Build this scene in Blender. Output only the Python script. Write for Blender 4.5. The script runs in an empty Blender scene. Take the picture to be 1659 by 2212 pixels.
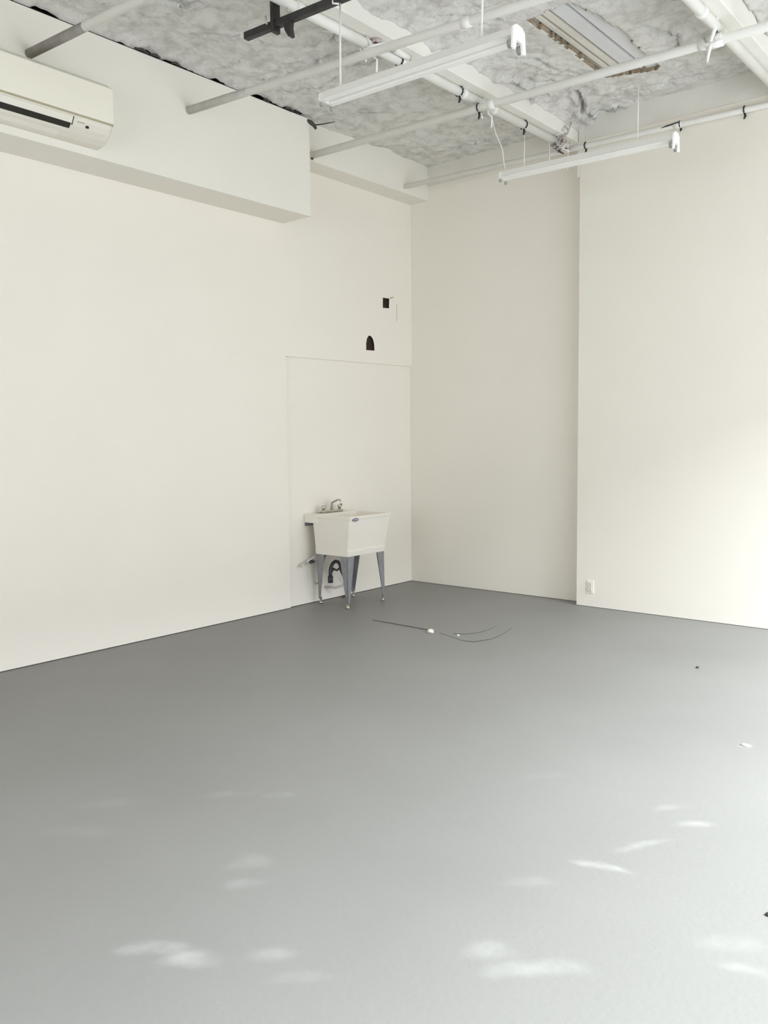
import bpy, bmesh, math, random
from mathutils import Vector, Matrix, noise

S = bpy.context.scene
COL = S.collection
random.seed(7)

# ------------------------------------------------------------------ camera
cam_d = bpy.data.cameras.new('camera')
cam_d.sensor_fit = 'VERTICAL'
cam_d.sensor_height = 24.0
cam_d.lens = 24.0 * 1830.15 / 2212.0
cam_d.clip_start = 0.05
cam = bpy.data.objects.new('camera', cam_d)
COL.objects.link(cam)
yaw, pitch, roll = 0.69633, -0.0863, -0.01135
fw = Vector((-math.sin(yaw) * math.cos(pitch), math.cos(yaw) * math.cos(pitch), math.sin(pitch)))
rt = Vector((math.cos(yaw), math.sin(yaw), 0))
up = rt.cross(fw)
r2 = math.cos(roll) * rt + math.sin(roll) * up
u2 = r2.cross(fw)
M = Matrix((r2, u2, -fw)).transposed().to_4x4()
M.translation = Vector((5.97975, -7.67472, 1.65))
cam.matrix_world = M
S.camera = cam

# ------------------------------------------------------------------ room constants
XR = 7.6          # wall_right (storefront side)
YF = -10.2        # wall_front (behind the camera)
ZC = 4.60         # sprayed ceiling surface
X1, D1 = 2.153, 0.164   # step in the back wall
SX, SZ, SY = 0.373, 3.687, -1.966   # soffit face, underside, end
WIN_Y0, WIN_Y1, WIN_Z0, WIN_Z1 = -7.4, -0.4, 0.35, 3.4

# ------------------------------------------------------------------ world, light, exposure
w = bpy.data.worlds.new('world')
S.world = w
w.use_nodes = True
w.node_tree.nodes['Background'].inputs[0].default_value = (0.80, 0.88, 1.0, 1)
w.node_tree.nodes['Background'].inputs[1].default_value = 1.0


def area(name, loc, rot, sx, sy, power, color):
    l = bpy.data.lights.new(name, 'AREA')
    l.shape = 'RECTANGLE'
    l.size, l.size_y = sx, sy
    l.energy = power
    l.color = color
    o = bpy.data.objects.new(name, l)
    o.location = loc
    o.rotation_euler = rot
    COL.objects.link(o)
    return o


# daylight entering through the storefront window of wall_right and fill through an added, unseen opening behind the camera
# (two area lights at the storefront, the one near the back wall set stronger)
area('daylight_right', (XR + 0.16, -5.2, 1.9), (0, math.radians(78), 0), 3.0, 3.0, 62, (0.94, 0.97, 1.0))
area('daylight_right_far', (XR + 0.16, -2.05, 1.9), (0, math.radians(78), 0), 3.0, 3.2, 112, (0.94, 0.97, 1.0))
area('fill_front', (3.4, YF - 0.16, 1.9), (math.radians(90), 0, 0), 3.6, 2.6, 95, (0.97, 0.97, 1.0))
# the bright sky above the street, seen through the storefront window: it falls steeply on the floor
sp, st_ = Vector((XR + 4.4, -2.6, 6.5)), Vector((4.2, -3.6, 0.4))
area('sky_through_window', sp, (st_ - sp).to_track_quat('-Z', 'Y').to_euler(), 5.0, 2.8, 3600, (0.90, 0.96, 1.0))

S.view_settings.view_transform = 'Standard'
S.view_settings.look = 'None'
S.view_settings.gamma = 1.0
S.view_settings.use_curve_mapping = False
S.view_settings.exposure = 0.23
S.cycles.max_bounces = 12
S.cycles.diffuse_bounces = 8
S.cycles.caustics_reflective = False
S.cycles.caustics_refractive = False


# ------------------------------------------------------------------ materials
def mat(name, color, rough=0.6, metal=0.0, spec=0.5, var=0.0, scale=3.0, bump=0.0, bscale=60.0, coat=0.0):
    m = bpy.data.materials.new(name)
    m.use_nodes = True
    nt = m.node_tree
    b = nt.nodes['Principled BSDF']
    b.inputs['Base Color'].default_value = (*color, 1)
    b.inputs['Roughness'].default_value = rough
    b.inputs['Metallic'].default_value = metal
    b.inputs['Specular IOR Level'].default_value = spec
    b.inputs['Coat Weight'].default_value = coat
    tc = nt.nodes.new('ShaderNodeTexCoord')
    if var > 0:
        n = nt.nodes.new('ShaderNodeTexNoise')
        n.inputs['Scale'].default_value = scale
        n.inputs['Detail'].default_value = 6
        nt.links.new(tc.outputs['Object'], n.inputs['Vector'])
        r = nt.nodes.new('ShaderNodeValToRGB')
        r.color_ramp.elements[0].position = 0.3
        r.color_ramp.elements[1].position = 0.7
        r.color_ramp.elements[0].color = (*[c * (1 - var) for c in color], 1)
        r.color_ramp.elements[1].color = (*[min(1, c * (1 + var)) for c in color], 1)
        nt.links.new(n.outputs['Fac'], r.inputs['Fac'])
        nt.links.new(r.outputs['Color'], b.inputs['Base Color'])
    if bump > 0:
        n2 = nt.nodes.new('ShaderNodeTexNoise')
        n2.inputs['Scale'].default_value = bscale
        n2.inputs['Detail'].default_value = 4
        nt.links.new(tc.outputs['Object'], n2.inputs['Vector'])
        bp = nt.nodes.new('ShaderNodeBump')
        bp.inputs['Strength'].default_value = bump
        bp.inputs['Distance'].default_value = 0.01
        nt.links.new(n2.outputs['Fac'], bp.inputs['Height'])
        nt.links.new(bp.outputs['Normal'], b.inputs['Normal'])
    return m


WALL = mat('wall_paint', (0.82, 0.785, 0.715), 0.7, spec=0.25, var=0.012, scale=1.3, bump=0.08, bscale=140)
SOFF = mat('soffit_paint', (0.80, 0.78, 0.715), 0.65, spec=0.25, var=0.012, scale=1.5, bump=0.06, bscale=140)
BEAM = mat('beam_paint', (0.80, 0.79, 0.74), 0.7, spec=0.25, var=0.03, scale=4, bump=0.15, bscale=70)
PIPE = mat('pipe_white_paint', (0.81, 0.81, 0.775), 0.45, spec=0.4, var=0.03, scale=6, bump=0.1, bscale=50)
TIE = mat('tie_white', (0.85, 0.85, 0.82), 0.6, var=0.04, scale=20)
FIXT = mat('fixture_enamel', (0.83, 0.83, 0.80), 0.35, var=0.01, scale=5)
FIXEND = mat('fixture_end_cap', (0.93, 0.93, 0.92), 0.3, var=0.01, scale=5)
SOCK = mat('lamp_socket_grey', (0.30, 0.32, 0.28), 0.5, var=0.1, scale=40)
BLACK = mat('black_steel', (0.022, 0.020, 0.020), 0.5, var=0.3, scale=20)
CLIP = mat('black_clip', (0.015, 0.015, 0.014), 0.5, var=0.2, scale=30)
TUB = mat('tub_plastic', (0.82, 0.785, 0.72), 0.4, spec=0.4, var=0.012, scale=4)
GALV = mat('leg_galvanised', (0.30, 0.31, 0.325), 0.5, metal=0.45, var=0.12, scale=16)
CHROME = mat('chrome', (0.62, 0.60, 0.55), 0.18, metal=1.0, var=0.05, scale=10)
BADGE = mat('badge_grey', (0.16, 0.17, 0.20), 0.35, var=0.1, scale=50)
BADGEL = mat('badge_light', (0.48, 0.50, 0.54), 0.35, var=0.1, scale=50)
DRAIN = mat('drain_black', (0.045, 0.043, 0.048), 0.5, var=0.2, scale=20)
DRAINW = mat('drain_white', (0.70, 0.66, 0.65), 0.45, var=0.05, scale=20)
HOSE = mat('hose_grey', (0.55, 0.54, 0.50), 0.4, metal=0.2, var=0.1, scale=30)
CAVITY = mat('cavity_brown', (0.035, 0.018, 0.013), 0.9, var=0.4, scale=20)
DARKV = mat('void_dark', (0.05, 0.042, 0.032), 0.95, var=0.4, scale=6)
ACW = mat('ac_ivory', (0.83, 0.81, 0.71), 0.4, spec=0.4, var=0.008, scale=3)
ACB = mat('ac_body_shaded', (0.72, 0.69, 0.61), 0.4, var=0.01, scale=3)  # beiger than the panel: shade of the curved underside put into the colour
ACL = mat('ac_louver', (0.76, 0.735, 0.655), 0.45, var=0.015, scale=3)  # toned down for the same underside shade
ACD = mat('ac_slot_dark', (0.014, 0.012, 0.007), 0.7, var=0.3, scale=20)
ACS = mat('ac_seam', (0.42, 0.38, 0.26), 0.6, var=0.05, scale=20)
PLATE = mat('outlet_plate', (0.82, 0.80, 0.75), 0.4, var=0.01, scale=20)
PLATEIN = mat('outlet_face', (0.70, 0.665, 0.60), 0.45, var=0.02, scale=20)
PINK = mat('dusty_pink', (0.52, 0.44, 0.44), 0.7, var=0.15, scale=30, bump=0.3)
PINKD = mat('dusty_pink_dark', (0.11, 0.07, 0.075), 0.7, var=0.2, scale=30)
DECK = mat('deck_cream', (0.66, 0.635, 0.57), 0.55, var=0.05, scale=8, bump=0.1)
DECKB = mat('deck_bluegrey', (0.66, 0.665, 0.675), 0.5, var=0.03, scale=4, bump=0.05)
DECKG = mat('deck_groove', (0.09, 0.08, 0.06), 0.8, var=0.3, scale=20)
FOAMCUT = mat('foam_cut_brown', (0.27, 0.215, 0.15), 0.95, var=0.45, scale=25, bump=0.8, bscale=60)
WIRED = mat('wire_dark', (0.05, 0.04, 0.035), 0.6, var=0.2, scale=20)
WIREG = mat('wire_floor_grey', (0.085, 0.08, 0.072), 0.7, var=0.3, scale=9)
LUMP = mat('lump_white', (0.74, 0.68, 0.59), 0.7, var=0.05, scale=60)
FRAME = mat('window_frame_aluminium', (0.45, 0.45, 0.45), 0.4, metal=0.6, var=0.05, scale=5)


def foam_material():
    m = bpy.data.materials.new('sprayed_foam_painted')
    m.use_nodes = True
    nt = m.node_tree
    b = nt.nodes['Principled BSDF']
    b.inputs['Roughness'].default_value = 0.85
    b.inputs['Specular IOR Level'].default_value = 0.2
    tc = nt.nodes.new('ShaderNodeTexCoord')
    n = nt.nodes.new('ShaderNodeTexNoise')
    n.inputs['Scale'].default_value = 8
    n.inputs['Detail'].default_value = 9
    n.inputs['Roughness'].default_value = 0.65
    nt.links.new(tc.outputs['Object'], n.inputs['Vector'])
    r = nt.nodes.new('ShaderNodeValToRGB')
    e = r.color_ramp.elements
    e[0].position, e[0].color = 0.33, (0.68, 0.67, 0.625, 1)
    e[1].position, e[1].color = 0.55, (0.93, 0.92, 0.88, 1)
    nt.links.new(n.outputs['Fac'], r.inputs['Fac'])
    # unpainted grey and brown specks where the spray missed
    n3 = nt.nodes.new('ShaderNodeTexNoise')
    n3.inputs['Scale'].default_value = 22
    n3.inputs['Detail'].default_value = 5
    nt.links.new(tc.outputs['Object'], n3.inputs['Vector'])
    r3 = nt.nodes.new('ShaderNodeValToRGB')
    r3.color_ramp.elements[0].position = 0.64
    r3.color_ramp.elements[1].position = 0.74
    nt.links.new(n3.outputs['Fac'], r3.inputs['Fac'])
    mx = nt.nodes.new('ShaderNodeMix')
    mx.data_type = 'RGBA'
    nt.links.new(r3.outputs['Color'], mx.inputs['Factor'])
    nt.links.new(r.outputs['Color'], mx.inputs['A'])
    mx.inputs['B'].default_value = (0.66, 0.64, 0.58, 1)
    nt.links.new(mx.outputs['Result'], b.inputs['Base Color'])
    n2 = nt.nodes.new('ShaderNodeTexNoise')
    n2.inputs['Scale'].default_value = 34
    n2.inputs['Detail'].default_value = 7
    n2.inputs['Roughness'].default_value = 0.7
    nt.links.new(tc.outputs['Object'], n2.inputs['Vector'])
    bp = nt.nodes.new('ShaderNodeBump')
    bp.inputs['Strength'].default_value = 0.9
    bp.inputs['Distance'].default_value = 0.03
    nt.links.new(n2.outputs['Fac'], bp.inputs['Height'])
    nt.links.new(bp.outputs['Normal'], b.inputs['Normal'])
    return m


FOAM = foam_material()


def floor_material():
    m = bpy.data.materials.new('grey_floor_paint')
    m.use_nodes = True
    nt = m.node_tree
    b = nt.nodes['Principled BSDF']
    tc = nt.nodes.new('ShaderNodeTexCoord')
    n = nt.nodes.new('ShaderNodeTexNoise')
    n.inputs['Scale'].default_value = 0.9
    n.inputs['Detail'].default_value = 7
    nt.links.new(tc.outputs['Object'], n.inputs['Vector'])
    r = nt.nodes.new('ShaderNodeValToRGB')
    r.color_ramp.elements[0].position = 0.3
    r.color_ramp.elements[1].position = 0.7
    r.color_ramp.elements[0].color = (0.210, 0.208, 0.198, 1)
    r.color_ramp.elements[1].color = (0.230, 0.228, 0.217, 1)
    nt.links.new(n.outputs['Fac'], r.inputs['Fac'])
    at = nt.nodes.new('ShaderNodeAttribute')
    at.attribute_name = 'scuff'
    n2 = nt.nodes.new('ShaderNodeTexNoise')
    n2.inputs['Scale'].default_value = 9
    n2.inputs['Detail'].default_value = 5
    nt.links.new(tc.outputs['Object'], n2.inputs['Vector'])
    mul = nt.nodes.new('ShaderNodeMath')
    mul.operation = 'MULTIPLY'
    mr = nt.nodes.new('ShaderNodeMapRange')
    mr.inputs['From Min'].default_value = 0.3
    mr.inputs['From Max'].default_value = 0.65
    mr.inputs['To Min'].default_value = 0.35
    nt.links.new(n2.outputs['Fac'], mr.inputs['Value'])
    nt.links.new(at.outputs['Fac'], mul.inputs[0])
    nt.links.new(mr.outputs['Result'], mul.inputs[1])
    mx = nt.nodes.new('ShaderNodeMix')
    mx.data_type = 'RGBA'
    nt.links.new(mul.outputs[0], mx.inputs['Factor'])
    nt.links.new(r.outputs['Color'], mx.inputs['A'])
    mx.inputs['B'].default_value = (0.36, 0.36, 0.345, 1)
    nt.links.new(mx.outputs['Result'], b.inputs['Base Color'])
    b.inputs['Roughness'].default_value = 0.48
    b.inputs['Specular IOR Level'].default_value = 0.35
    n4 = nt.nodes.new('ShaderNodeTexNoise')
    n4.inputs['Scale'].default_value = 45
    n4.inputs['Detail'].default_value = 5
    nt.links.new(tc.outputs['Object'], n4.inputs['Vector'])
    bp = nt.nodes.new('ShaderNodeBump')
    bp.inputs['Strength'].default_value = 0.12
    bp.inputs['Distance'].default_value = 0.01
    nt.links.new(n4.outputs['Fac'], bp.inputs['Height'])
    nt.links.new(bp.outputs['Normal'], b.inputs['Normal'])
    return m


FLOOR = floor_material()


# ------------------------------------------------------------------ mesh helpers
class MB:
    def __init__(self):
        self.bm = bmesh.new()

    def box(self, lo, hi, bevel=0.0, seg=2):
        x0, y0, z0 = lo
        x1, y1, z1 = hi
        t = bmesh.new()
        bmesh.ops.create_cube(t, size=1)
        for v in t.verts:
            v.co = Vector(((x0 + x1) / 2 + v.co.x * (x1 - x0), (y0 + y1) / 2 + v.co.y * (y1 - y0), (z0 + z1) / 2 + v.co.z * (z1 - z0)))
        if bevel:
            bmesh.ops.bevel(t, geom=list(t.edges), offset=bevel, segments=seg, affect='EDGES', profile=0.5)
        self.merge(t)
        return self

    def merge(self, t):
        me = bpy.data.meshes.new('tmp')
        t.to_mesh(me)
        t.free()
        self.bm.from_mesh(me)
        bpy.data.meshes.remove(me)

    def tube(self, pts, rad, seg=10, cap=True):
        pts = [Vector(p) for p in pts]
        n = len(pts)
        rads = rad if isinstance(rad, (list, tuple)) else [rad] * n
        rings = []
        ref = None
        for i, p in enumerate(pts):
            d = (pts[min(i + 1, n - 1)] - pts[max(i - 1, 0)])
            if d.length < 1e-9:
                d = Vector((0, 0, 1))
            d.normalize()
            if ref is None:
                ref = d.orthogonal().normalized()
            a = (ref - d * ref.dot(d))
            a = a.normalized() if a.length > 1e-6 else d.orthogonal().normalized()
            ref = a
            b = d.cross(a)
            rings.append([self.bm.verts.new(p + rads[i] * (math.cos(2 * math.pi * k / seg) * a + math.sin(2 * math.pi * k / seg) * b)) for k in range(seg)])
        for i in range(n - 1):
            for k in range(seg):
                f = self.bm.faces.new((rings[i][k], rings[i][(k + 1) % seg], rings[i + 1][(k + 1) % seg], rings[i + 1][k]))
                f.smooth = True
        if cap:
            self.bm.faces.new(list(reversed(rings[0])))
            self.bm.faces.new(rings[-1])
        return self

    def prism(self, poly, axis, a, b, smooth=False):
        """poly: 2-D outline; axis: 'x','y','z' along which it is extruded from a to b"""
        def P(q, t):
            if axis == 'y':
                return Vector((q[0], t, q[1]))
            if axis == 'x':
                return Vector((t, q[0], q[1]))
            return Vector((q[0], q[1], t))
        A = [self.bm.verts.new(P(q, a)) for q in poly]
        B = [self.bm.verts.new(P(q, b)) for q in poly]
        n = len(poly)
        for i in range(n):
            f = self.bm.faces.new((A[i], A[(i + 1) % n], B[(i + 1) % n], B[i]))
            f.smooth = smooth
        self.bm.faces.new(list(reversed(A)))
        self.bm.faces.new(B)
        return self

    def hexa(self, bot, top):
        """solid between two quads (lists of four points)"""
        A = [self.bm.verts.new(p) for p in bot]
        B = [self.bm.verts.new(p) for p in top]
        for i in range(4):
            self.bm.faces.new((A[i], A[(i + 1) % 4], B[(i + 1) % 4], B[i]))
        self.bm.faces.new(list(reversed(A)))
        self.bm.faces.new(B)
        return self

    def build(self, name, material, parent=None, smooth=False, loc=None):
        bmesh.ops.recalc_face_normals(self.bm, faces=list(self.bm.faces))
        if smooth:
            for f in self.bm.faces:
                f.smooth = True
        if loc is not None:
            for v in self.bm.verts:
                v.co -= Vector(loc)
        me = bpy.data.meshes.new(name)
        self.bm.to_mesh(me)
        self.bm.free()
        for m in (material if isinstance(material, (list, tuple)) else [material]):
            me.materials.append(m)
        o = bpy.data.objects.new(name, me)
        COL.objects.link(o)
        if parent is not None:
            o.parent = parent
        elif loc is not None:
            o.location = loc
        return o


def tag(o, label=None, cat=None, group=None, kind=None):
    if label:
        o['label'] = label
    if cat:
        o['category'] = cat
    if group:
        o['group'] = group
    if kind:
        o['kind'] = kind
    return o


def empty(name, loc, label, cat, group=None):
    o = bpy.data.objects.new(name, None)
    o.location = loc
    o.empty_display_size = 0.1
    COL.objects.link(o)
    return tag(o, label, cat, group)


def copy_tree(o, parent=None):
    c = o.copy()
    COL.objects.link(c)
    c.parent = parent
    for ch in list(o.children):
        copy_tree(ch, c)
    return c


def hsh(x, y, s=0.0):
    return noise.noise(Vector((x, y, s)))


def fbm(x, y, s, octaves=4, lac=2.1, gain=0.55):
    v, a = 0.0, 1.0
    for _ in range(octaves):
        v += a * noise.noise(Vector((x, y, s)))
        x, y, s, a = x * lac, y * lac, s + 17.3, a * gain
    return v


def seg_dist(px, py, a, b):
    ax, ay = a
    bx, by = b
    dx, dy = bx - ax, by - ay
    t = max(0, min(1, ((px - ax) * dx + (py - ay) * dy) / (dx * dx + dy * dy + 1e-12)))
    return math.hypot(px - ax - t * dx, py - ay - t * dy)


# ------------------------------------------------------------------ the setting
# floor: a fine grid in view that carries the dusty scuffs, one slab of quads around it
SCUFFS = [  # centre x, y, half length, half width, angle, strength
    (3.70, -6.15, .11, .035, .75, .9), (3.84, -6.11, .085, .04, .55, .95), (4.03, -5.925, .07, .035, .75, .55),
    (4.56, -5.465, .075, .045, .75, .6), (4.665, -5.515, .09, .035, .75, .6), (4.77, -5.415, .085, .035, .7, .6),
    (4.60, -4.745, .10, .022, .30, 1.0), (4.655, -4.48, .11, .022, 1.1, .7), (4.75, -4.167, .06, .03, .8, 1.0),
    (4.60, -4.085, .07, .025, .9, .35), (3.515, -5.57, .07, .06, .75, .45), (3.615, -5.70, .065, .03, 1.1, .45),
    (2.93, -5.23, .08, .03, .9, .35), (3.14, -5.07, .08, .03, .8, .3), (4.633, -3.087, .035, .02, .7, 1.0),
    (5.15, -4.95, .10, .04, .55, .35), (4.18, -5.95, .09, .03, .8, .3), (4.44, -5.02, .08, .03, .7, .25),
    (3.0, -5.16, .05, .02, .8, .25), (5.25, -5.05, .09, .02, .3, .4), (4.0, -4.1, .12, .04, .8, .15),
    (2.6, -5.6, .12, .04, .8, .25), (2.75, -5.85, .15, .05, .6, .2),
]
bm = bmesh.new()
gx0, gx1, gy0, gy1, st = 1.6, 6.2, -7.2, -2.4, 0.025
lay_pts = []
nx, ny = int(round((gx1 - gx0) / st)), int(round((gy1 - gy0) / st))
grid = [[bm.verts.new((gx0 + i * st, gy0 + j * st, 0)) for j in range(ny + 1)] for i in range(nx + 1)]
for i in range(nx):
    for j in range(ny):
        bm.faces.new((grid[i][j], grid[i + 1][j], grid[i + 1][j + 1], grid[i][j + 1]))
fx0, fx1, fy0, fy1 = -0.15, XR + 0.15, YF - 0.15, 0.15
oc = [bm.verts.new(p) for p in ((fx0, fy0, 0), (fx1, fy0, 0), (fx1, fy1, 0), (fx0, fy1, 0))]
bm.faces.new([oc[0], oc[1]] + [grid[i][0] for i in range(nx, -1, -1)])
bm.faces.new([oc[1], oc[2]] + [grid[nx][j] for j in range(ny, -1, -1)])
bm.faces.new([oc[2], oc[3]] + [grid[i][ny] for i in range(nx + 1)])
bm.faces.new([oc[3], oc[0]] + [grid[0][j] for j in range(ny + 1)])
me = bpy.data.meshes.new('floor')
bm.to_mesh(me)
bm.free()
me.materials.append(FLOOR)
att = me.attributes.new('scuff', 'FLOAT', 'POINT')
for v in me.vertices:
    s = 0.0
    for (cx, cy, hl, hw, an, k) in SCUFFS:
        dx, dy = v.co.x - cx, v.co.y - cy
        if abs(dx) > 0.4 or abs(dy) > 0.4:
            continue
        u = (dx * math.cos(an) + dy * math.sin(an)) / hl
        q = (-dx * math.sin(an) + dy * math.cos(an)) / hw + 0.35 * (u * u - 0.5)
        d = math.hypot(u, q) + 0.35 * hsh(v.co.x * 14, v.co.y * 14, k)
        s = max(s, .85 * k * max(0, min(1, (1.35 - d) / 0.85)))
    att.data[v.index].value = s
floor = bpy.data.objects.new('floor', me)
COL.objects.link(floor)
tag(floor, kind='structure')

# wall_left with two torn openings and the shallow recess behind the sink
RC = 0.03


def wall_left():
    bm = bmesh.new()
    rect = [(-.501, 3.171), (-.392, 3.174), (-.398, 3.069), (-.503, 3.063)]
    arch = [(-.787, 2.590), (-.652, 2.594), (-.655, 2.665), (-.672, 2.712), (-.700, 2.740), (-.728, 2.748), (-.752, 2.738), (-.774, 2.708), (-.786, 2.66)]
    outer = [(YF, .006), (SY, .006), (SY, 2.448), (0, 2.462), (0, 4.75), (YF, 4.75)]
    edges = []
    loops = []
    for L in (outer, rect, arch):
        vs = [bm.verts.new((0, y, z)) for y, z in L]
        loops.append(vs)
        edges += [bm.edges.new((vs[i], vs[(i + 1) % len(vs)])) for i in range(len(vs))]
    bmesh.ops.triangle_fill(bm, use_beauty=True, edges=edges)
    # returns of the openings and of the recess, back to x = -RC
    for k, vs in enumerate(loops):
        n = len(vs)
        bk = [bm.verts.new((-RC, v.co.y, v.co.z)) for v in vs]
        for i in range(n):
            j = (i + 1) % n
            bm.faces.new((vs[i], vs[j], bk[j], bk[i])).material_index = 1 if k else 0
        if k == 0:
            rb = bk
    # recessed sheet
    a = bm.verts.new((-RC, 0.0, .006))
    bm.faces.new((rb[1], a, rb[3], rb[2]))
    bmesh.ops.recalc_face_normals(bm, faces=list(bm.faces))
    me = bpy.data.meshes.new('wall_left')
    bm.to_mesh(me)
    bm.free()
    me.materials.append(WALL)
    me.materials.append(CAVITY)
    o = bpy.data.objects.new('wall_left', me)
    COL.objects.link(o)
    tag(o, kind='structure')
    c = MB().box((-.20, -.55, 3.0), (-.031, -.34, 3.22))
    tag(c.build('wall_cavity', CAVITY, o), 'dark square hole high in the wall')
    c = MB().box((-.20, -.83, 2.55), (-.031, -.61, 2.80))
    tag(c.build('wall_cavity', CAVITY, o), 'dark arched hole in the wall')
    t = MB().tube([(0.004, -.382, 3.178), (.010, -.368, 3.186), (.012, -.335, 3.192)], .005, 6)
    t.build('bent_tab', ACS, o)
    t = MB().tube([(0.0, -.264, 3.13), (0.0, -.265, 3.03), (0.0, -.265, 2.945)], .003, 6)
    t.build('wall_seam', ACS, o)
    return o


wall_left()
# the wall's backing, seen through the gap along the floor
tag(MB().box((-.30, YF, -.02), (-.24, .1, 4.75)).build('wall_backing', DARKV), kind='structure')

m = MB()
poly = [(-.30, 0), (X1, 0), (X1, -D1), (XR + .15, -D1), (XR + .15, .12), (-.30, .12)]
m.prism(poly, 'z', .004, 4.75)
wb = m.build('wall_back', WALL)
tag(wb, kind='structure')
m = MB().box((X1 - .028, -D1, 4.085), (X1 + .001, .001, 4.40))
m.build('trim_strip', WALL, wb)

# wall_right with its storefront opening, wall_front with an unseen opening added for fill light
m = MB()
for lo, hi in (((XR, YF, 0), (XR + .15, WIN_Y0, 4.75)), ((XR, WIN_Y1, 0), (XR + .15, -D1, 4.75)),
               ((XR, WIN_Y0, 0), (XR + .15, WIN_Y1, WIN_Z0)), ((XR, WIN_Y0, WIN_Z1), (XR + .15, WIN_Y1, 4.75))):
    m.box(lo, hi)
tag(m.build('wall_right', WALL), kind='structure')
m = MB()
for lo, hi in (((-.15, YF - .15, 0), (1.5, YF, 4.75)), ((5.3, YF - .15, 0), (XR + .15, YF, 4.75)),
               ((1.5, YF - .15, 0), (5.3, YF, .5)), ((1.5, YF - .15, 3.3), (5.3, YF, 4.75))):
    m.box(lo, hi)
tag(m.build('wall_front', WALL), kind='structure')
m = MB()
for k in range(4):
    y = WIN_Y0 + (WIN_Y1 - WIN_Y0) * k / 3
    m.box((XR + .03, y - .03, WIN_Z0), (XR + .09, y + .03, WIN_Z1))
for z in (WIN_Z0 + .03, WIN_Z1 - .03):
    m.box((XR + .03, WIN_Y0, z - .03), (XR + .09, WIN_Y1, z + .03))
tag(m.build('window_1', FRAME), kind='structure')
m = MB()
for k in range(3):
    x = 1.5 + 3.8 * k / 2
    m.box((x - .03, YF - .09, .5), (x + .03, YF - .03, 3.3))
for z in (.53, 3.27):
    m.box((1.5, YF - .09, z - .03), (5.3, YF - .03, z + .03))
tag(m.build('fill_window', FRAME), kind='structure')  # unseen frame, added with the fill opening

BANDSHADE = mat('upper_band_shade', (0.73, 0.715, 0.665), 0.75, spec=0.2, var=0.05, scale=3, bump=0.2, bscale=50)  # added band, its grey carries the light falloff at the wall top
m = MB()
m.prism([(.20, 0), (X1, 0), (X1, -D1), (XR, -D1), (XR, -D1 - .012), (X1 - .012, -D1 - .012), (X1 - .012, -.012), (.20, -.012)], 'z', 4.40, 4.72)
tag(m.build('trim_6', BANDSHADE), kind='structure')
# soffit and the shallower beam behind it
m = MB().box((0.001, YF, SZ), (SX, SY, 4.55))
tag(m.build('trim_1', SOFF), kind='structure')
m = MB().box((-.06, SY - .02, 4.245), (.247, .001, 4.66))
tag(m.build('trim_2', SOFF), kind='structure')
# smooth boxed beams running toward the back wall
for k, (xa, xb, za) in enumerate(((1.955, 2.135, 4.40), (3.90, 4.03, 4.40), (5.7, 5.95, 4.40))):
    m = MB().box((xa, YF, za), (xb, .001, 4.70), bevel=.006)
    tag(m.build('trim_%d' % (k + 3), BEAM), kind='structure')

# ceiling: sprayed foam, lumpy, with folds, ragged along the soffit and with a patch left open to the metal deck
HOLE = [(2.753, -2.18), (2.862, -2.189), (2.943, -2.204), (3.016, -2.207), (3.111, -2.222), (3.169, -1.921), (3.19, -1.588),
        (3.18, -1.132), (3.17, -1.036), (3.174, -.835), (3.126, -.764), (2.933, -.841), (2.738, -.918), (2.765, -1.327), (2.763, -1.772), (2.768, -2.023)]
FOLDS = [  # polyline, width, depth: creases between lumps of foam
    ([(2.06, -1.90), (2.10, -1.62), (2.16, -1.50), (2.19, -1.30), (2.14, -1.10), (2.24, -.98)], .035, .075),
    ([(2.24, -1.38), (2.31, -1.24), (2.36, -1.05)], .03, .05),
    ([(2.42, -.80), (2.40, -.62), (2.32, -.45), (2.30, -.22)], .03, .09),
    ([(2.36, -.30), (2.50, -.22), (2.62, -.16)], .02, .06),
    ([(1.95, -2.6), (2.1, -2.45), (2.18, -2.30)], .03, .05),
    ([(.95, -2.80), (1.15, -2.70), (1.42, -2.66), (1.62, -2.62)], .03, .08),
    ([(.62, -2.74), (.80, -2.66), (.92, -2.66)], .025, .06),
    ([(1.25, -2.48), (1.5, -2.42), (1.75, -2.40)], .03, .05),
    ([(1.0, -4.1), (1.1, -3.9), (1.2, -3.85)], .03, .06),
    ([(.62, -2.40), (.85, -2.34), (1.1, -2.36)], .025, .03),
    ([(1.25, -2.9), (1.5, -2.86), (1.7, -2.95)], .025, .03),
    ([(.66, -1.72), (.76, -1.60), (.9, -1.55)], .02, .03),
    ([(.70, -.42), (.86, -.33), (1.05, -.30), (1.25, -.22)], .035, .04),
    ([(1.1, -.34), (1.5, -.20), (1.75, -.12)], .04, .03),
    ([(2.35, -1.75), (2.5, -1.55), (2.52, -1.3), (2.6, -1.1)], .03, .035),
    ([(3.3, -1.5), (3.45, -1.2), (3.4, -1.0)], .03, .04),
    ([(3.25, -1.2), (3.4, -1.05), (3.6, -.9)], .03, .03),
    ([(2.9, -.5), (3.2, -.42), (3.6, -.3)], .03, .03),
    ([(.8, -3.6), (1.0, -3.45), (1.1, -3.2)], .025, .03),
    ([(2.3, -2.7), (2.5, -2.5), (2.6, -2.3)], .03, .04),
    ([(4.3, -1.6), (4.45, -1.3), (4.4, -1.1)], .03, .04),
]


def inside(px, py, poly):
    c = False
    j = len(poly) - 1
    for i in range(len(poly)):
        xi, yi = poly[i]
        xj, yj = poly[j]
        if (yi > py) != (yj > py) and px < (xj - xi) * (py - yi) / (yj - yi) + xi:
            c = not c
        j = i
    return c


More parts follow.
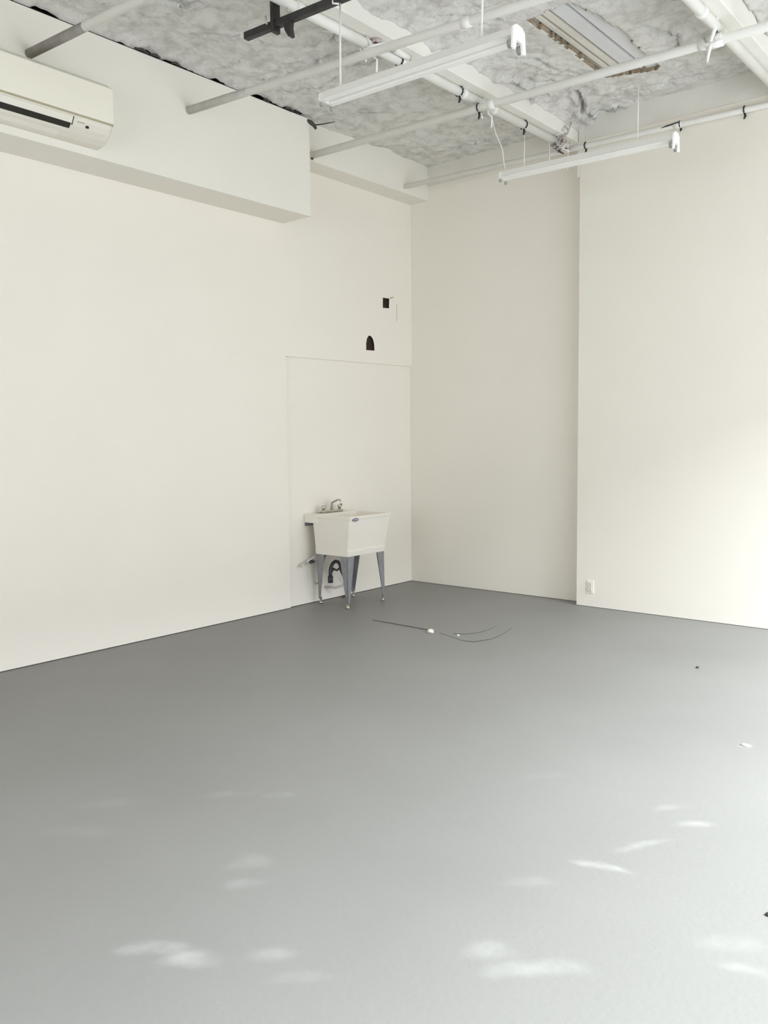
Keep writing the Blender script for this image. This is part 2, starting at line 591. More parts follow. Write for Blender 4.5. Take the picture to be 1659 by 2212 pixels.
def hole_dist(x, y):
    if not (2.3 < x < 3.6 and -2.6 < y < -.3):
        return 9.0
    return min(seg_dist(x, y, HOLE[k], HOLE[(k + 1) % len(HOLE)]) for k in range(len(HOLE)))


def foam_z(x, y):
    rough = 0.62 + 0.5 * max(0.0, min(1.0, (x - 1.9) / 0.8))     # the coarsest spray is right of the middle beam
    if y > -0.35:
        rough *= 0.55
    rough *= 1.35
    hd = hole_dist(x, y)
    if hd < .30:
        rough *= .12 + .88 * hd / .30
    z = ZC - .010 * max(0, 1 - hd / .2) + rough * (0.030 * fbm(x * 2.4, y * 2.4, 3.0, 3) + 0.026 * (0.5 - abs(fbm(x * 5.5, y * 5.5, 9.0, 3))) + 0.010 * fbm(x * 19, y * 19, 5.0, 2))
    if 2.12 < x < 2.45:           # the spray laps down over the side of the boxed beam
        z -= .095 * (1 - (x - 2.12) / .33) ** 1.5 * (1 + .5 * hsh(x * 3, y * 2.2, 21))
    if 4.02 < x < 4.3:
        z -= .08 * (1 - (x - 4.02) / .28) ** 1.5 * (1 + .5 * hsh(x * 3, y * 2.2, 21))
    for pl, wd, dp in FOLDS:
        for a, b in zip(pl[:-1], pl[1:]):
            if min(a[0], b[0]) - .2 < x < max(a[0], b[0]) + .2 and min(a[1], b[1]) - .2 < y < max(a[1], b[1]) + .2:
                d = seg_dist(x, y, a, b) + .012 * hsh(x * 30, y * 30, 2)
                if d < wd * 3:
                    z += dp * math.exp(-(d / (wd * .5)) ** 2) - dp * .35 * math.exp(-((d - wd * 1.3) / (wd * .8)) ** 2)
    return z


def edge_lift(y):
    """how far the foam's ragged edge stands open above the soffit"""
    v = fbm(y * 5.0, 1.7, 4.0, 4)
    return 0.010 + 0.045 * max(0.0, v + 0.05)


bm = bmesh.new()
st = 0.021
cx0, cx1, cy0, cy1 = SX - .012, 5.2, -5.4, 0.02
nx, ny = int((cx1 - cx0) / st), int((cy1 - cy0) / st)
vg = {}
for i in range(nx + 1):
    for j in range(ny + 1):
        x, y = cx0 + i * st, cy0 + j * st
        jx = x + (.005 * hsh(x * 40, y * 40, 1) if i > 0 else 0)
        z = foam_z(x, y)
        if x < SX + .14 and y < SY + .1:
            t = max(0, min(1, (x - cx0) / .12))
            z = (1 - t) * (4.552 + edge_lift(y)) + t * z
        vg[i, j] = bm.verts.new((jx, y, z))
for i in range(nx):
    for j in range(ny):
        xm, ym = cx0 + (i + .5) * st, cy0 + (j + .5) * st
        wob = .016
        if inside(xm + wob * hsh(xm * 22, ym * 22, 8), ym + wob * hsh(xm * 22, ym * 22, 12), HOLE):
            continue
        f = bm.faces.new((vg[i, j], vg[i, j + 1], vg[i + 1, j + 1], vg[i + 1, j]))
        f.smooth = True
# strip over the shallow beam (x < SX, behind the soffit's end) and the plain remainder out of view
jy = [j for j in range(ny + 1) if cy0 + j * st > SY - .03]
prev = None
for s in range(1, 8):
    col = {}
    for j in jy:
        x, y = cx0 - s * st, cy0 + j * st
        col[j] = bm.verts.new((x, y, foam_z(x, y)))
    for a in jy[:-1]:
        r = prev if prev else {j: vg[0, j] for j in jy}
        f = bm.faces.new((col[a], col[a + 1], r[a + 1], r[a]))
        f.smooth = True
    prev = col
bd = [e for e in bm.edges if len(e.link_faces) == 1 and all(2.6 < v.co.x < 3.3 and -2.4 < v.co.y < -.6 for v in e.verts)]
ZD_ = 4.628
ext = bmesh.ops.extrude_edge_only(bm, edges=bd)
for g in ext['geom']:
    if isinstance(g, bmesh.types.BMVert):
        g.co.z = max(g.co.z + .012, ZD_ + .006)
    if isinstance(g, bmesh.types.BMFace):
        g.material_index = 1
loose = [v for v in bm.verts if not v.link_faces]
bmesh.ops.delete(bm, geom=loose, context='VERTS')
# plain quads further back, out of view
for (xa, xb, ya, yb) in ((cx0, cx1, YF, cy0), (cx0 + nx * st, XR, YF, 0.02)):
    q = [bm.verts.new(p) for p in ((xa, ya, ZC), (xa, yb, ZC), (xb, yb, ZC), (xb, ya, ZC))]
    bm.faces.new(q)
me = bpy.data.meshes.new('ceiling')
bm.to_mesh(me)
bm.free()
me.materials.append(FOAM)
me.materials.append(FOAMCUT)
ceiling = bpy.data.objects.new('ceiling', me)
COL.objects.link(ceiling)
tag(ceiling, kind='structure')
# roof slab over everything
tag(MB().box((-.4, YF - .2, 4.78), (XR + .2, .2, 4.9)).build('roof_slab', DARKV), kind='structure')
# the metal deck seen through the open patch: ribs and one flat pan
ZD = 4.628
for k, (xa, xb, zz, mt) in enumerate(((2.66, 2.758, ZD + .012, DECK), (2.776, 2.818, ZD, DECK), (2.838, 2.894, ZD, DECK), (2.914, 3.032, ZD, DECKB), (3.050, 3.30, ZD - .003, DECKB))):
    m = MB()
    hw = (xb - xa) / 2
    xm = (xa + xb) / 2
    m.prism([(xm - hw, zz + .03), (xm - hw + .006, zz), (xm + hw - .006, zz), (xm + hw, zz + .03)], 'y', -2.34, -.62)
    o = m.build('deck_panel', mt, ceiling)
m = MB().box((2.58, -2.33, ZD + .032), (3.28, -.64, ZD + .05))
m.build('deck_groove', DECKG, ceiling)


# ------------------------------------------------------------------ ceiling pipes
def pipe(name, label, a, b, rad, group, color=PIPE):
    o = empty(name, a, label, 'pipe', group)
    return o


def clip(parent, base, p, r, drop=.05, name='pipe_clip', material=None):
    """black spring clip: a ring round the pipe with a tail hanging below"""
    material = material or CLIP
    m = MB()
    axis = 'x' if abs(parent['dirx']) > .5 else 'y'
    ring = []
    for k in range(9):
        t = math.radians(-60 + 300 * k / 8)
        q = (r + .004) * math.cos(t), (r + .004) * math.sin(t)
        ring.append(Vector((0, q[0], q[1])) if axis == 'x' else Vector((q[0], 0, q[1])))
    m.tube([Vector(p) - Vector(base) + v for v in ring], .006, 6)
    m2 = MB()
    q = Vector(p) - Vector(base)
    o = m.build(name, material, parent)
    m2.tube([q + Vector((0, 0, -r)), q + Vector((.006, .004, -r - drop * .5)), q + Vector((-.004, 0, -r - drop))], [.008, .011, .006], 6)
    m2.build('clip_tail', material, o)
    return o


def tie(parent, base, p, pts, rad=.006):
    m = MB().tube([Vector(p) - Vector(base) + Vector(q) for q in pts], rad, 6)
    return m.build('tie_wire', TIE, parent)


def straight(name, label, a, b, rad, group, joints=()):
    a, b = Vector(a), Vector(b)
    d = (b - a).normalized()
    m = MB()
    m.tube([Vector(), b - a], rad, 14)
    o = m.build(name, PIPE)
    o.location = a
    tag(o, label, 'pipe', group)
    o['dirx'] = 1.0 if abs(d.x) > abs(d.y) else 0.0
    for t in joints:
        q = (b - a) * t
        c = MB().tube([q - d * .03, q + d * .03], rad + .006, 14)
        c.build('coupling', PIPE, o)
    return o


GX = 'white pipes running across the room'
GY = 'white pipes running toward the back wall'
# across the room (x direction), all starting at the soffit or beam face
p1 = straight('ceiling_pipe', 'white painted ceiling pipe starting above the air conditioner', (SX, -4.628, 4.25), (7.4, -4.17, 4.25), .029, GX, (.3,))
p2 = straight('ceiling_pipe', 'white painted ceiling pipe starting mid soffit, right of the air conditioner', (SX, -3.315, 4.25), (7.4, -2.56, 4.25), .029, GX, (.35,))
p3 = straight('ceiling_pipe', 'white painted ceiling pipe starting at the soffit end, passing under the open deck patch', (.247, -1.822, 4.29), (7.4, -1.50, 4.29), .032, GX, (.27, .5))
p4 = straight('ceiling_pipe', 'white painted ceiling pipe nearest the back wall, above the hanging strip light', (.247, -.411, 4.31), (7.4, .02, 4.31), .026, GX, (.4,))
# make p4 follow the wall without entering it
p4.data.transform(Matrix.Identity(4))
# toward the back wall (y direction), hung under the boxed beams
PIPE_DARK = mat('pipe_end_dark', (0.27, 0.255, 0.235), 0.6, var=0.15, scale=12)  # darker tone for the soffit ends of the first two pipes
PIPE_GREY = mat('pipe_end_grey', (0.50, 0.49, 0.45), 0.6, var=0.1, scale=12)
tag(MB().tube([(.0, 0, 0), (.50, .0325, 0), (.62, .0403, 0)], [.031, .031, .0295], 14).build('end_section', PIPE_DARK, p1), 'dark end of the pipe')
tag(MB().tube([(.0, 0, 0), (.50, .0535, 0), (.62, .0664, 0)], [.031, .031, .0295], 14).build('end_section', PIPE_GREY, p2), 'greyish end of the pipe')
q1 = straight('sprinkler_pipe', 'white painted pipe under the middle boxed beam, from black bar to back wall', (1.915, -9.0, 4.363), (2.045, -.45, 4.363), .034, GY, (.62, .74, .83, .88))
q2 = straight('sprinkler_pipe', 'white painted pipe under the right boxed beam, at the upper right', (3.84, -9.0, 4.363), (3.935, -.20, 4.363), .034, GY, (.80,))

b1 = q1.location.copy()


def on1(y):
    t = (y + 9.0) / 8.55
    return Vector((1.915 + .13 * t, y, 4.363))


def on2(y):
    t = (y + 9.0) / 8.8
    return Vector((3.84 + .095 * t, y, 4.363))


for y in (-2.70, -1.96, -1.00):
    clip(q1, b1, on1(y), .034, .05)
for y in (-3.08, -1.66):
    for k, pts in enumerate((((.03, 0, .03), (.045, .02, -.02), (.05, .03, -.09), (.075, .05, -.12), (.07, .05, -.20)),
                             ((-.04, 0, .02), (0, .01, -.045), (.05, .02, -.03), (.09, .12, .01)),
                             ((-.02, -.02, -.035), (-.005, -.01, -.08), (.02, 0, -.13)))):
        tie(q1, b1, on1(y), pts, .007)
for pts, rads in (([(3.895, -1.735, 4.262), (3.925, -1.74, 4.33), (3.935, -1.74, 4.385), (3.945, -1.735, 4.43)], [.012, .014, .011, .004]),
                  ([(3.90, -1.72, 4.275), (3.885, -1.72, 4.22), (3.875, -1.72, 4.17), (3.872, -1.72, 4.14)], [.014, .012, .010, .005]),
                  ([(3.83, -1.70, 4.31), (3.85, -1.715, 4.26), (3.91, -1.72, 4.245), (3.97, -1.71, 4.262)], [.012, .014, .014, .010])):
    MB().tube([Vector(q) - p3.location for q in pts], rads, 7).build('clamp_tie', TIE, p3)
q = Vector((3.90, -1.658, 4.29)) - p3.location
MB().tube([q + Vector((-.05, 0, 0)), q + Vector((.05, 0, 0))], .045, 12).build('clamp_body', TIE, p3)
MB().tube([q + Vector((0, -.045, .035)), q + Vector((.03, -.048, .045))], .009, 6).build('clamp_bolt', WIRED, p3)
b4 = p4.location.copy()


def on4(x):
    t = (x - .247) / 7.153
    return Vector((x, -.411 + .431 * t, 4.31))


def on3(x):
    t = (x - .247) / 7.153
    return Vector((x, -1.822 + .322 * t, 4.29))


clip(p3, p3.location, on3(2.06), .030, .055)
o = clip(p4, b4, on4(2.27), .026, .03)
MB().tube([on4(2.27) - b4 + Vector((0, 0, .026)), on4(2.27) - b4 + Vector((-.005, .0, .28))], .004, 6).build('hanger_rod', HOSE, p4)
o = clip(p4, b4, on4(3.13), .026, .03)
MB().tube([on4(3.13) - b4 + Vector((.0, -.03, .012)), on4(3.13) - b4 + Vector((-.10, -.033, .004)), on4(3.13) - b4 + Vector((-.20, -.03, -.006))], [.007, .006, .003], 6).build('cable_tail', CLIP, p4)
clip(p4, b4, on4(3.65), .026, .045)
m = MB().tube([(-.004, 0, -.008), (.022, -.006, -.03), (.03, -.01, -.045)], [.012, .014, .006], 6)
m.build('pipe_hook', WIRED, p3)

# black steel bar clamped under the middle pipe
a, b = Vector((1.640, -3.825, 4.255)), Vector((6.6, -3.50, 4.255))
bar = MB().box((0, -.022, -.022), ((b - a).length, .022, .022), bevel=.004).build('track_bar', BLACK)
bar.location = a
bar.rotation_euler = (0, 0, math.atan2(b.y - a.y, b.x - a.x))
tag(bar, 'black square steel bar clamped beneath the white pipe at the top', 'bar')
m = MB().box((.245, -.032, -.05), (.275, .032, .16), bevel=.004)
m.build('clamp', BLACK, bar)
m = MB().tube([(.225, -.04, .0), (.215, -.04, .05)], .006, 6)
m.tube([(.285, .0, .15), (.33, .0, .175), (.37, .01, .12), (.36, .01, .05)], .007, 6)
m.build('clamp_bolt', HOSE, bar)
m = MB().prism([(.345, -.02), (.40, -.02), (.395, -.055), (.405, -.11), (.385, -.11), (.355, -.065)], 'y', -.02, .02)
m.build('hook_plate', BLACK, bar)


# ------------------------------------------------------------------ strip lights (bare two-lamp battens, no tubes)
def strip_light(a, b, label):
    a, b = Vector(a), Vector(b)
    L = (b - a).length
    r = empty('strip_light', a, label, 'ceiling light', 'bare hanging strip lights')
    r.rotation_euler = (0, 0, math.atan2(b.y - a.y, b.x - a.x))
    m = MB()
    # channel with sloping reflector sides
    prof = [(-.030, .030), (.030, .030), (.036, .022), (.060, -.020), (.066, -.026), (.020, -.030), (.016, -.012), (-.016, -.012), (-.020, -.030), (-.066, -.026), (-.060, -.020), (-.036, .022)]
    m.prism(prof, 'x', .012, L - .012)
    m.build('housing', FIXT, r)
    for x in (0, L - .012):
        full = [(-.030, .036), (.030, .036), (.060, .018), (.070, -.085), (.040, -.090), (.026, -.040), (-.026, -.040), (-.040, -.090), (-.070, -.085), (-.060, .018)]
        plain = [(-.030, .031), (.030, .031), (.060, .012), (.064, -.028), (-.064, -.028), (-.060, .012)]
        e = MB().prism(full if x else plain, 'x', x, x + .012)
        e.build('end_cap', FIXEND if x else FIXT, r)
        for s in (-1, 1):
            xx = (x + .014, x + .034) if x == 0 else (x - .022, x - .002)
            k = MB().tube([(xx[0], s * .050, -.060), (xx[1], s * .050, -.060)], .022, 12) if x else MB().tube([(.002, s * .046, -.050), (.018, s * .046, -.050)], .013, 12)
            k.build('lamp_socket', SOCK, r)
    return r


L1 = strip_light((2.131, -1.50, 3.80), (3.56, -1.425, 3.80), 'white strip light without tubes, lower one hanging near back wall')
L2 = strip_light((2.323, -3.807, 3.70), (3.637, -3.754, 3.70), 'white strip light without tubes, nearer one hanging at the top of photo')


def cord(parent, world_pts, name='hanging_cord', rad=.0045, mt=TIE):
    inv = Matrix.Translation(parent.location) @ parent.rotation_euler.to_matrix().to_4x4()
    inv = inv.inverted()
    m = MB().tube([inv @ Vector(p) for p in world_pts], rad, 6)
    return m.build(name, mt, parent)


cord(L1, [(2.02, -1.50, 4.33), (2.06, -1.49, 4.16), (2.125, -1.49, 4.02), (2.145, -1.495, 3.90), (2.165, -1.498, 3.83)])
cord(L1, [(3.27, -1.44, 4.28), (3.27, -1.44, 4.05), (3.27, -1.44, 3.83)], rad=.0035)
cord(L2, [(2.42, -3.77, 4.235), (2.425, -3.78, 4.0), (2.432, -3.79, 3.86), (2.44, -3.80, 3.73)], rad=.006)
cord(L2, [(2.37, -3.78, 4.30), (2.39, -3.80, 4.23), (2.425, -3.79, 4.22)], 'cord_knot', rad=.006)
cord(L2, [(3.40, -3.71, 4.235), (3.405, -3.74, 3.95), (3.41, -3.76, 3.73)], rad=.006)

# ------------------------------------------------------------------ small things under the ceiling
o = empty('junction_box', (2.04, -2.99, 4.40), 'small round dusty pink box with dark knockouts under the boxed beam', 'junction box')
MB().tube([(0, 0, 0), (0, 0, -.03)], .038, 16).build('box_body', PINK, o)
for (dx, dy, r) in ((.012, -.020, .016), (.02, .018, .012), (-.012, -.026, .009)):
    MB().tube([(dx, dy, -.028), (dx, dy, -.0315)], r, 10).build('knockout', PINKD, o)
o = MB().tube([(1.86, -3.34, 4.394), (1.95, -3.20, 4.393), (2.005, -3.03, 4.39)], .006, 8).build('conduit', PIPE)
tag(o, 'thin white conduit running along the beam underside to the round pink box', 'conduit')
o = empty('conduit_coupling', (2.07, -2.74, 4.40), 'short white conduit coupling with grey collars, under the boxed beam', 'coupling')
MB().tube([(0, -.09, -.022), (0, .07, -.022)], .022, 12).build('coupling_body', PIPE, o)
for y in (-.09, .07):
    MB().tube([(0, y - .02, -.022), (0, y + .02, -.022)], .019, 12).build('collar', HOSE, o)

# tangled wires where the middle pipe ends at the back wall
o = empty('wire_tangle', (2.08, -.46, 4.36), 'tangle of pinkish grey wires hanging at far end of the middle pipe', 'wires')
for k in range(11):
    pts = []
    for s in range(6):
        pts.append((random.uniform(-.075, .10), random.uniform(-.06, .09), .13 - .047 * s + random.uniform(-.05, .04)))
    MB().tube(pts, random.uniform(.004, .008), 6).build('wire', (PINK, HOSE, TIE)[k % 3] if k % 4 else PINKD, o)
# thin loose wires hanging
for (x, y, z0, z1, lab) in ((2.03, -.98, 4.31, 4.02, 'thin white wire hanging from the middle pipe, left of the wire tangle'),
                            (2.04, -.55, 4.33, 4.14, 'thin white wire hanging straight below the wire tangle, left one'),
                            (2.20, -.50, 4.34, 4.06, 'thin white wire hanging just above strip light, right of wire tangle')):
    o = MB().tube([(0, 0, 0), (.004, 0, (z1 - z0) * .5), (0, 0, z1 - z0)], .0035, 6).build('hanging_wire', TIE)
    o.location = (x, y, z0)
    tag(o, lab, 'wire', 'loose wires under the ceiling')
# dark scrap sticking out over the end of the soffit
o = empty('wire_scrap', (.376, -1.93, 4.50), 'dark scrap of wire sticking out over the end of the soffit', 'wire')
MB().tube([(0, -.06, .035), (.01, -.03, .02), (.02, 0, 0), (.03, .02, -.03)], [.01, .02, .017, .012], 7).build('wire_end', WIRED, o)
MB().tube([(.02, 0, 0), (.10, .06, .01), (.20, .09, .012)], [.006, .005, .003], 6).build('wire_tail', WIRED, o)
ORD = ('first', 'second', 'third', 'fourth', 'fifth')
for k, (y, l) in enumerate(((-3.74, .12), (-3.62, .09), (-3.43, .08), (-2.49, .06), (-2.22, .10))):
    o = MB().tube([(0, -l * .5, .010), (.012, 0, .014), (.004, l * .5, .008)], [.006, .011, .007], 7).build('debris_scrap', WIRED)
    o.location = (SX + .001, y, 4.553)
    tag(o, 'dark scrap of debris wedged above the soffit, %s from the air conditioner' % ORD[k], 'debris', 'dark scraps wedged above the soffit')

# ------------------------------------------------------------------ air conditioner on the soffit
AY0, AY1 = -5.10, -4.12
ac = empty('air_conditioner', (SX, AY1, 3.74), 'white wall air conditioner with a dark outlet slot, mounted on soffit', 'air conditioner')


def acp(y):
    return y - AY1


# outline (distance out from the soffit, height above 3.74)
body = [(0, .405), (.10, .415), (.165, .407), (.192, .385), (.200, .35), (.202, .25), (.200, .128), (.196, .122), (.196, .116), (.190, .095), (.165, .060), (.125, .028), (.075, .006), (.03, .0), (0, .0)]
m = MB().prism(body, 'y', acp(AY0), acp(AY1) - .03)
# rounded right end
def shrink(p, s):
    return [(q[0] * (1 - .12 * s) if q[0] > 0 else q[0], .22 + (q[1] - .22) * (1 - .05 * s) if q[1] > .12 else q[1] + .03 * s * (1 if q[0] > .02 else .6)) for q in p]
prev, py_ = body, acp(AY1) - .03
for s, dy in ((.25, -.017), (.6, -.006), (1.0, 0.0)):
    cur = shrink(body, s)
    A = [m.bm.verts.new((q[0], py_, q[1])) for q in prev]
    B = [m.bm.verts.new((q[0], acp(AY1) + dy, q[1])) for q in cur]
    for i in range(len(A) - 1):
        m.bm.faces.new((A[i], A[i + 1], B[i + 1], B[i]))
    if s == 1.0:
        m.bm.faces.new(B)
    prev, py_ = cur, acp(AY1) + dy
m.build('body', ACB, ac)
# front panel, proud of the body, its lower edge making the long seam
pan = [(.196, .382), (.206, .372), (.2085, .25), (.206, .134), (.198, .134)]
MB().prism(pan, 'y', acp(AY0), acp(AY1) - .012).build('front_panel', ACW, ac)
MB().box((.190, acp(AY0), .1235), (.2035, acp(AY1) - .012, .1325)).build('panel_seam', ACS, ac)
# dark outlet slot with the louver above it
SL0, SL1 = acp(AY0), acp(-4.445)
MB().prism([(.148, .0415), (.176, .0705), (.160, .08), (.130, .056)], 'y', SL0, SL1).build('outlet_slot', ACD, ac)
MB().prism([(.1765, .071), (.1985, .108), (.1955, .113), (.168, .077)], 'y', SL0, SL1 + .006).build('louver', ACL, ac)
MB().prism([(.03, -.002), (.075, .003), (.1465, .041), (.138, .05), (.07, .012), (.03, .006)], 'y', SL0, SL1 - .05).build('lower_louver', ACL, ac)
MB().prism([(.168, .062), (.1995, .109), (.1965, .112), (.164, .067)], 'y', SL1 + .006, SL1 + .013).build('louver_end', ACD, ac)
MB().box((.170, acp(-4.335), .066), (.1825, acp(-4.315), .080)).build('indicator', ACD, ac)
for k in range(3):
    MB().box((.182, acp(-4.40 + .018 * k), .085), (.190, acp(-4.39 + .018 * k), .090)).build('display_mark', ACS, ac)

# ------------------------------------------------------------------ utility sink
SKY0, SKY1 = -1.735, -1.12
sink = empty('utility_sink', (.25, -1.43, 0), 'white plastic utility sink on grey metal legs, standing in the corner', 'sink')


def sk(x, y, z):
    return Vector((x - .25, y + 1.43, z))


def quad_ring(bm, xs, ys, z):
    return [bm.verts.new(sk(x, y, z)) for x, y in ((xs[0], ys[0]), (xs[1], ys[0]), (xs[1], ys[1]), (xs[0], ys[1]))]


bm = bmesh.new()
rings = [
    quad_ring(bm, (.095, .523), (-1.702, -1.142), .517),     # bottom outer
    quad_ring(bm, (.093, .533), (-1.706, -1.139), .574),
    quad_ring(bm, (.094, .522), (-1.703, -1.142), .578),
    quad_ring(bm, (.086, .582), (-1.730, -1.122), .875),
    quad_ring(bm, (.085, .588), (-1.733, -1.119), .880),
    quad_ring(bm, (.085, .594), (-1.736, -1.116), .910),     # rim outer
    quad_ring(bm, (.150, .565), (-1.707, -1.145), .910),     # rim inner
    quad_ring(bm, (.170, .505), (-1.675, -1.175), .560),     # basin floor
]
for a, b in zip(rings[:-1], rings[1:]):
    for k in range(4):
        bm.faces.new((a[k], a[(k + 1) % 4], b[(k + 1) % 4], b[k]))
bm.faces.new(list(reversed(rings[0])))
bm.faces.new(rings[-1])
bmesh.ops.recalc_face_normals(bm, faces=list(bm.faces))
bmesh.ops.bevel(bm, geom=[e for e in bm.edges if e.calc_face_angle(0) > .5], offset=.005, segments=2, affect='EDGES')
mb = MB()
mb.bm.free()
mb.bm = bm
mb.build('basin', TUB, sink)
MB().box(sk(-.026, SKY0, .826), sk(.150, SKY1, .912), bevel=.006).build('faucet_ledge', TUB, sink)
MB().box(sk(-.028, SKY0 + .012, .790), sk(-.022, SKY1 - .012, .828)).build('wall_bracket', GALV, sink)


def leg(xo, yo, sx, sy, xf, yf):
    """folded sheet-metal angle leg: outer corner (xo, yo) at the basin, (xf, yf) at the floor"""
    t, wt, wb, zt, zb = .004, .105, .040, .53, .05
    r = MB()
    # flange lying in a plane of constant x (front or rear face)
    r.hexa([sk(xf, yf, zb), sk(xf, yf + sy * wb * .6, zb), sk(xf + sx * t, yf + sy * wb * .6, zb), sk(xf + sx * t, yf, zb)],
           [sk(xo, yo, zt), sk(xo, yo + sy * wt, zt), sk(xo + sx * t, yo + sy * wt, zt), sk(xo + sx * t, yo, zt)])
    # flange lying in a plane of constant y (side face)
    r.hexa([sk(xf, yf, zb), sk(xf + sx * wb * .6, yf, zb), sk(xf + sx * wb * .6, yf + sy * t, zb), sk(xf, yf + sy * t, zb)],
           [sk(xo, yo, zt), sk(xo + sx * wt, yo, zt), sk(xo + sx * wt, yo + sy * t, zt), sk(xo, yo + sy * t, zt)])
    l = r.build('leg', GALV, sink)
    q = sk(xf + sx * .016, yf + sy * .014, 0)
    MB().tube([q + Vector((0, 0, .07)), q + Vector((0, 0, .02)), q + Vector((0, 0, .018)), q], [.012, .012, .017, .018], 12).build('foot', CHROME, l)


leg(.515, -1.696, -1, 1, .487, -1.664)
leg(.515, -1.148, -1, -1, .487, -1.108)
leg(.102, -1.696, 1, 1, .048, -1.622)
leg(.102, -1.148, 1, -1, .066, -1.124)

# oval badge on the front
bz, by = .884, -1.655
m = MB()
n = 20
A = [m.bm.verts.new(sk(.5885, by + .043 * math.cos(2 * math.pi * k / n), bz - .005 + .017 * math.sin(2 * math.pi * k / n))) for k in range(n)]
B = [m.bm.verts.new(v.co + Vector((.006, 0, .001))) for v in A]
for k in range(n):
    m.bm.faces.new((A[k], A[(k + 1) % n], B[(k + 1) % n], B[k]))
m.bm.faces.new(B)
bd = m.build('badge', BADGE, sink)
tag(bd, 'oval dark grey maker badge')
m = MB()
for k in range(6):
    y = by - .024 + k * .0096
    m.box(sk(.594, y - .003, bz - .008), sk(.5962, y + .003, bz + .002 + .002 * (k % 2)))
m.build('badge_lettering', BADGEL, bd)

# faucet: two-handle deck faucet with a gooseneck-like swing spout
fc = MB()
fc.box(sk(.035, -1.575, .912), sk(.095, -1.285, .938), bevel=.008)
fc = fc.build('faucet', CHROME, sink)
tag(fc, 'chrome two-handle faucet')
MB().tube([sk(.065, -1.43, .93), sk(.065, -1.43, .985), sk(.072, -1.43, 1.010), sk(.105, -1.428, 1.026), sk(.145, -1.424, 1.042), sk(.170, -1.421, 1.042), sk(.186, -1.42, 1.025), sk(.192, -1.42, .985)],
          [.013, .012, .011, .0105, .0105, .0105, .0105, .011], 10).build('spout', CHROME, fc)
for s in (-1, 1):
    y = -1.43 + s * .118
    MB().tube([sk(.065, y, .93), sk(.065, y, .955), sk(.065, y, .958), sk(.065, y, .985)], [.014, .014, .024, .020], 12).build('handle', CHROME, fc)
MB().tube([sk(.03, -1.60, .914), sk(.045, -1.585, .93), sk(.055, -1.57, .926)], .008, 8).build('lever', CHROME, fc)

# drain, trap and supply lines below the basin
m = MB().tube([sk(.30, -1.42, .52), sk(.30, -1.42, .40), sk(.30, -1.42, .32)], .021, 12)
m.build('drain_pipe', DRAIN, sink)
pts = [sk(.20, -1.60 + .075 - .08 * math.cos(t), .33 + .10 * math.sin(t)) for t in [math.pi * k / 8 for k in range(9)]]
MB().tube([sk(.20, -1.605, .24)] + pts + [sk(.22, -1.43, .27), sk(.235, -1.40, .245)], .018, 10).build('trap_loop', DRAIN, sink)
MB().tube([sk(.20, -1.606, .29), sk(.20, -1.606, .225)], .026, 12).build('trap_nut', DRAIN, sink)
MB().tube([sk(.24, -1.42, .285), sk(.265, -1.385, .235)], .024, 12).build('trap_nut', DRAIN, sink)
MB().tube([sk(.20, -1.59, .33), sk(.18, -1.54, .355), sk(.19, -1.50, .335), sk(.21, -1.47, .36)], .012, 8).build('trap_hose', DRAIN, sink)
MB().tube([sk(.12, -1.58, .50), sk(.10, -1.62, .40), sk(.06, -1.60, .28), sk(.02, -1.58, .20), sk(-.028, -1.57, .19)], .011, 8).build('supply_hose', HOSE, sink)
MB().tube([sk(.24, -1.43, .34), sk(.22, -1.40, .25), sk(.20, -1.41, .17), sk(.10, -1.44, .14), sk(-.028, -1.45, .14)], .012, 8).build('drain_hose', DRAINW, sink)
MB().tube([sk(.20, -1.47, .25), sk(.21, -1.43, .20), sk(.22, -1.39, .15)], .009, 8).build('supply_hose', DRAINW, sink)
vl = MB().tube([sk(.07, -1.66, .505), sk(.05, -1.72, .465), sk(.035, -1.78, .43)], .006, 8).build('valve_rod', DRAINW, sink)
MB().tube([sk(.035, -1.775, .432), sk(.03, -1.845, .400)], .011, 8).build('valve_handle', HOSE, vl)
MB().tube([sk(-.028, -1.66, .432), sk(.03, -1.665, .432), sk(.05, -1.735, .43)], .013, 8).build('stop_valve', DRAIN, vl)

# ------------------------------------------------------------------ wall outlet
o = empty('wall_outlet', (2.299, -D1, .195), 'white duplex outlet plate low on right wall, beside the wall step', 'outlet')
MB().box((-.036, -.007, -.062), (.036, 0, .062), bevel=.003).build('cover_plate', PLATE, o)
MB().box((-.019, -.010, -.048), (.019, -.006, .048), bevel=.002).build('socket_face', PLATEIN, o)
for s in (-1, 1):
    f = MB().box((-.015, -.0115, s * .024 - .014), (.015, -.0095, s * .024 + .014), bevel=.004).build('socket', PLATEIN, o)
    MB().box((-.007, -.0122, s * .024 - .004), (-.005, -.0112, s * .024 + .006)).build('slot', ACS, f)
    MB().box((.005, -.0122, s * .024 - .004), (.007, -.0112, s * .024 + .006)).build('slot', ACS, f)

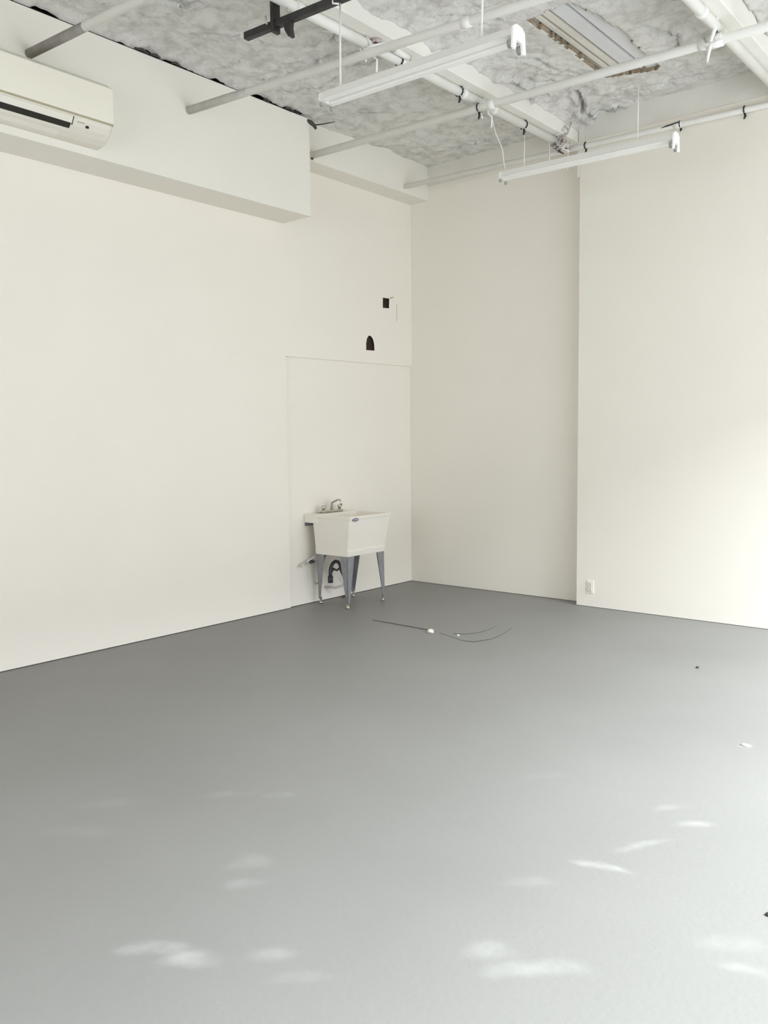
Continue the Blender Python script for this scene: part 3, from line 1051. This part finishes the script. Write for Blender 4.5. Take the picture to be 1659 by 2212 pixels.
# ------------------------------------------------------------------ things on the floor
o = MB().tube([(1.006, -1.904, .004), (1.25, -1.907, .004), (1.50, -1.913, .004), (1.72, -1.925, .004)], [.002, .003, .003, .004], 6).build('floor_wire', WIREG)
tag(o, 'thin dark wire lying straight on the floor in front of the sink', 'wire', 'thin dark wires on the floor')
o = MB().tube([(1.80, -1.95, .003), (1.95, -2.0, .003), (2.10, -2.06, .003), (2.20, -2.04, .003), (2.26, -1.88, .003), (2.25, -1.70, .003), (2.19, -1.44, .003)], [.0012, .0012, .0015, .003, .003, .0015, .0012], 6).build('floor_wire', WIREG)
tag(o, 'thin dark wire curving on the floor, outer one right of white lump', 'wire', 'thin dark wires on the floor')
o = MB().tube([(1.90, -1.90, .003), (1.99, -1.86, .003), (2.05, -1.74, .003), (2.06, -1.58, .003), (2.03, -1.42, .003)], [.0015, .0022, .002, .0012, .001], 6).build('floor_wire', WIREG)
tag(o, 'thin dark wire curving on the floor, inner one right of white lump', 'wire', 'thin dark wires on the floor')


def lump(name, loc, size, mt, label, cat, seed=0.0):
    bm = bmesh.new()
    bmesh.ops.create_icosphere(bm, subdivisions=2, radius=1)
    for v in bm.verts:
        k = 1 + .35 * noise.noise(v.co * 1.7 + Vector((seed, 0, 0)))
        v.co = Vector((v.co.x * size[0] * k, v.co.y * size[1] * k, max(-.35, v.co.z * k) * size[2]))
    zmin = min(v.co.z for v in bm.verts)
    for v in bm.verts:
        v.co.z -= zmin
    t = MB()
    t.bm.free()
    t.bm = bm
    o = t.build(name, mt, smooth=True)
    o.location = loc
    return tag(o, label, cat)


lump('plaster_lump', (1.715, -1.975, 0), (.032, .028, .022), LUMP, 'small white lump of plaster at the end of the straight floor wire', 'debris', 1.0)
lump('plaster_crumb', (1.97, -1.93, 0), (.012, .012, .008), LUMP, 'tiny pale crumb between the two curving floor wires', 'debris', 3.0)
lump('paint_chip', (4.633, -3.087, 0), (.024, .014, .008), LUMP, 'tiny white paint chip on bright floor at far right', 'debris', 5.0)
lump('dark_crumb', (3.893, -1.721, 0), (.012, .012, .010), WIRED, 'tiny dark crumb on floor near the right wall', 'debris', 8.0)
lump('dark_scrap', (5.20, -4.70, 0), (.014, .010, .008), WIRED, 'tiny dark scrap on bright floor at the right picture edge', 'debris', 9.0)
lump('dark_clod', (.03, -1.21, 0), (.022, .05, .018), WIRED, 'small dark clod on the floor against the wall behind the sink', 'debris', 11.0)
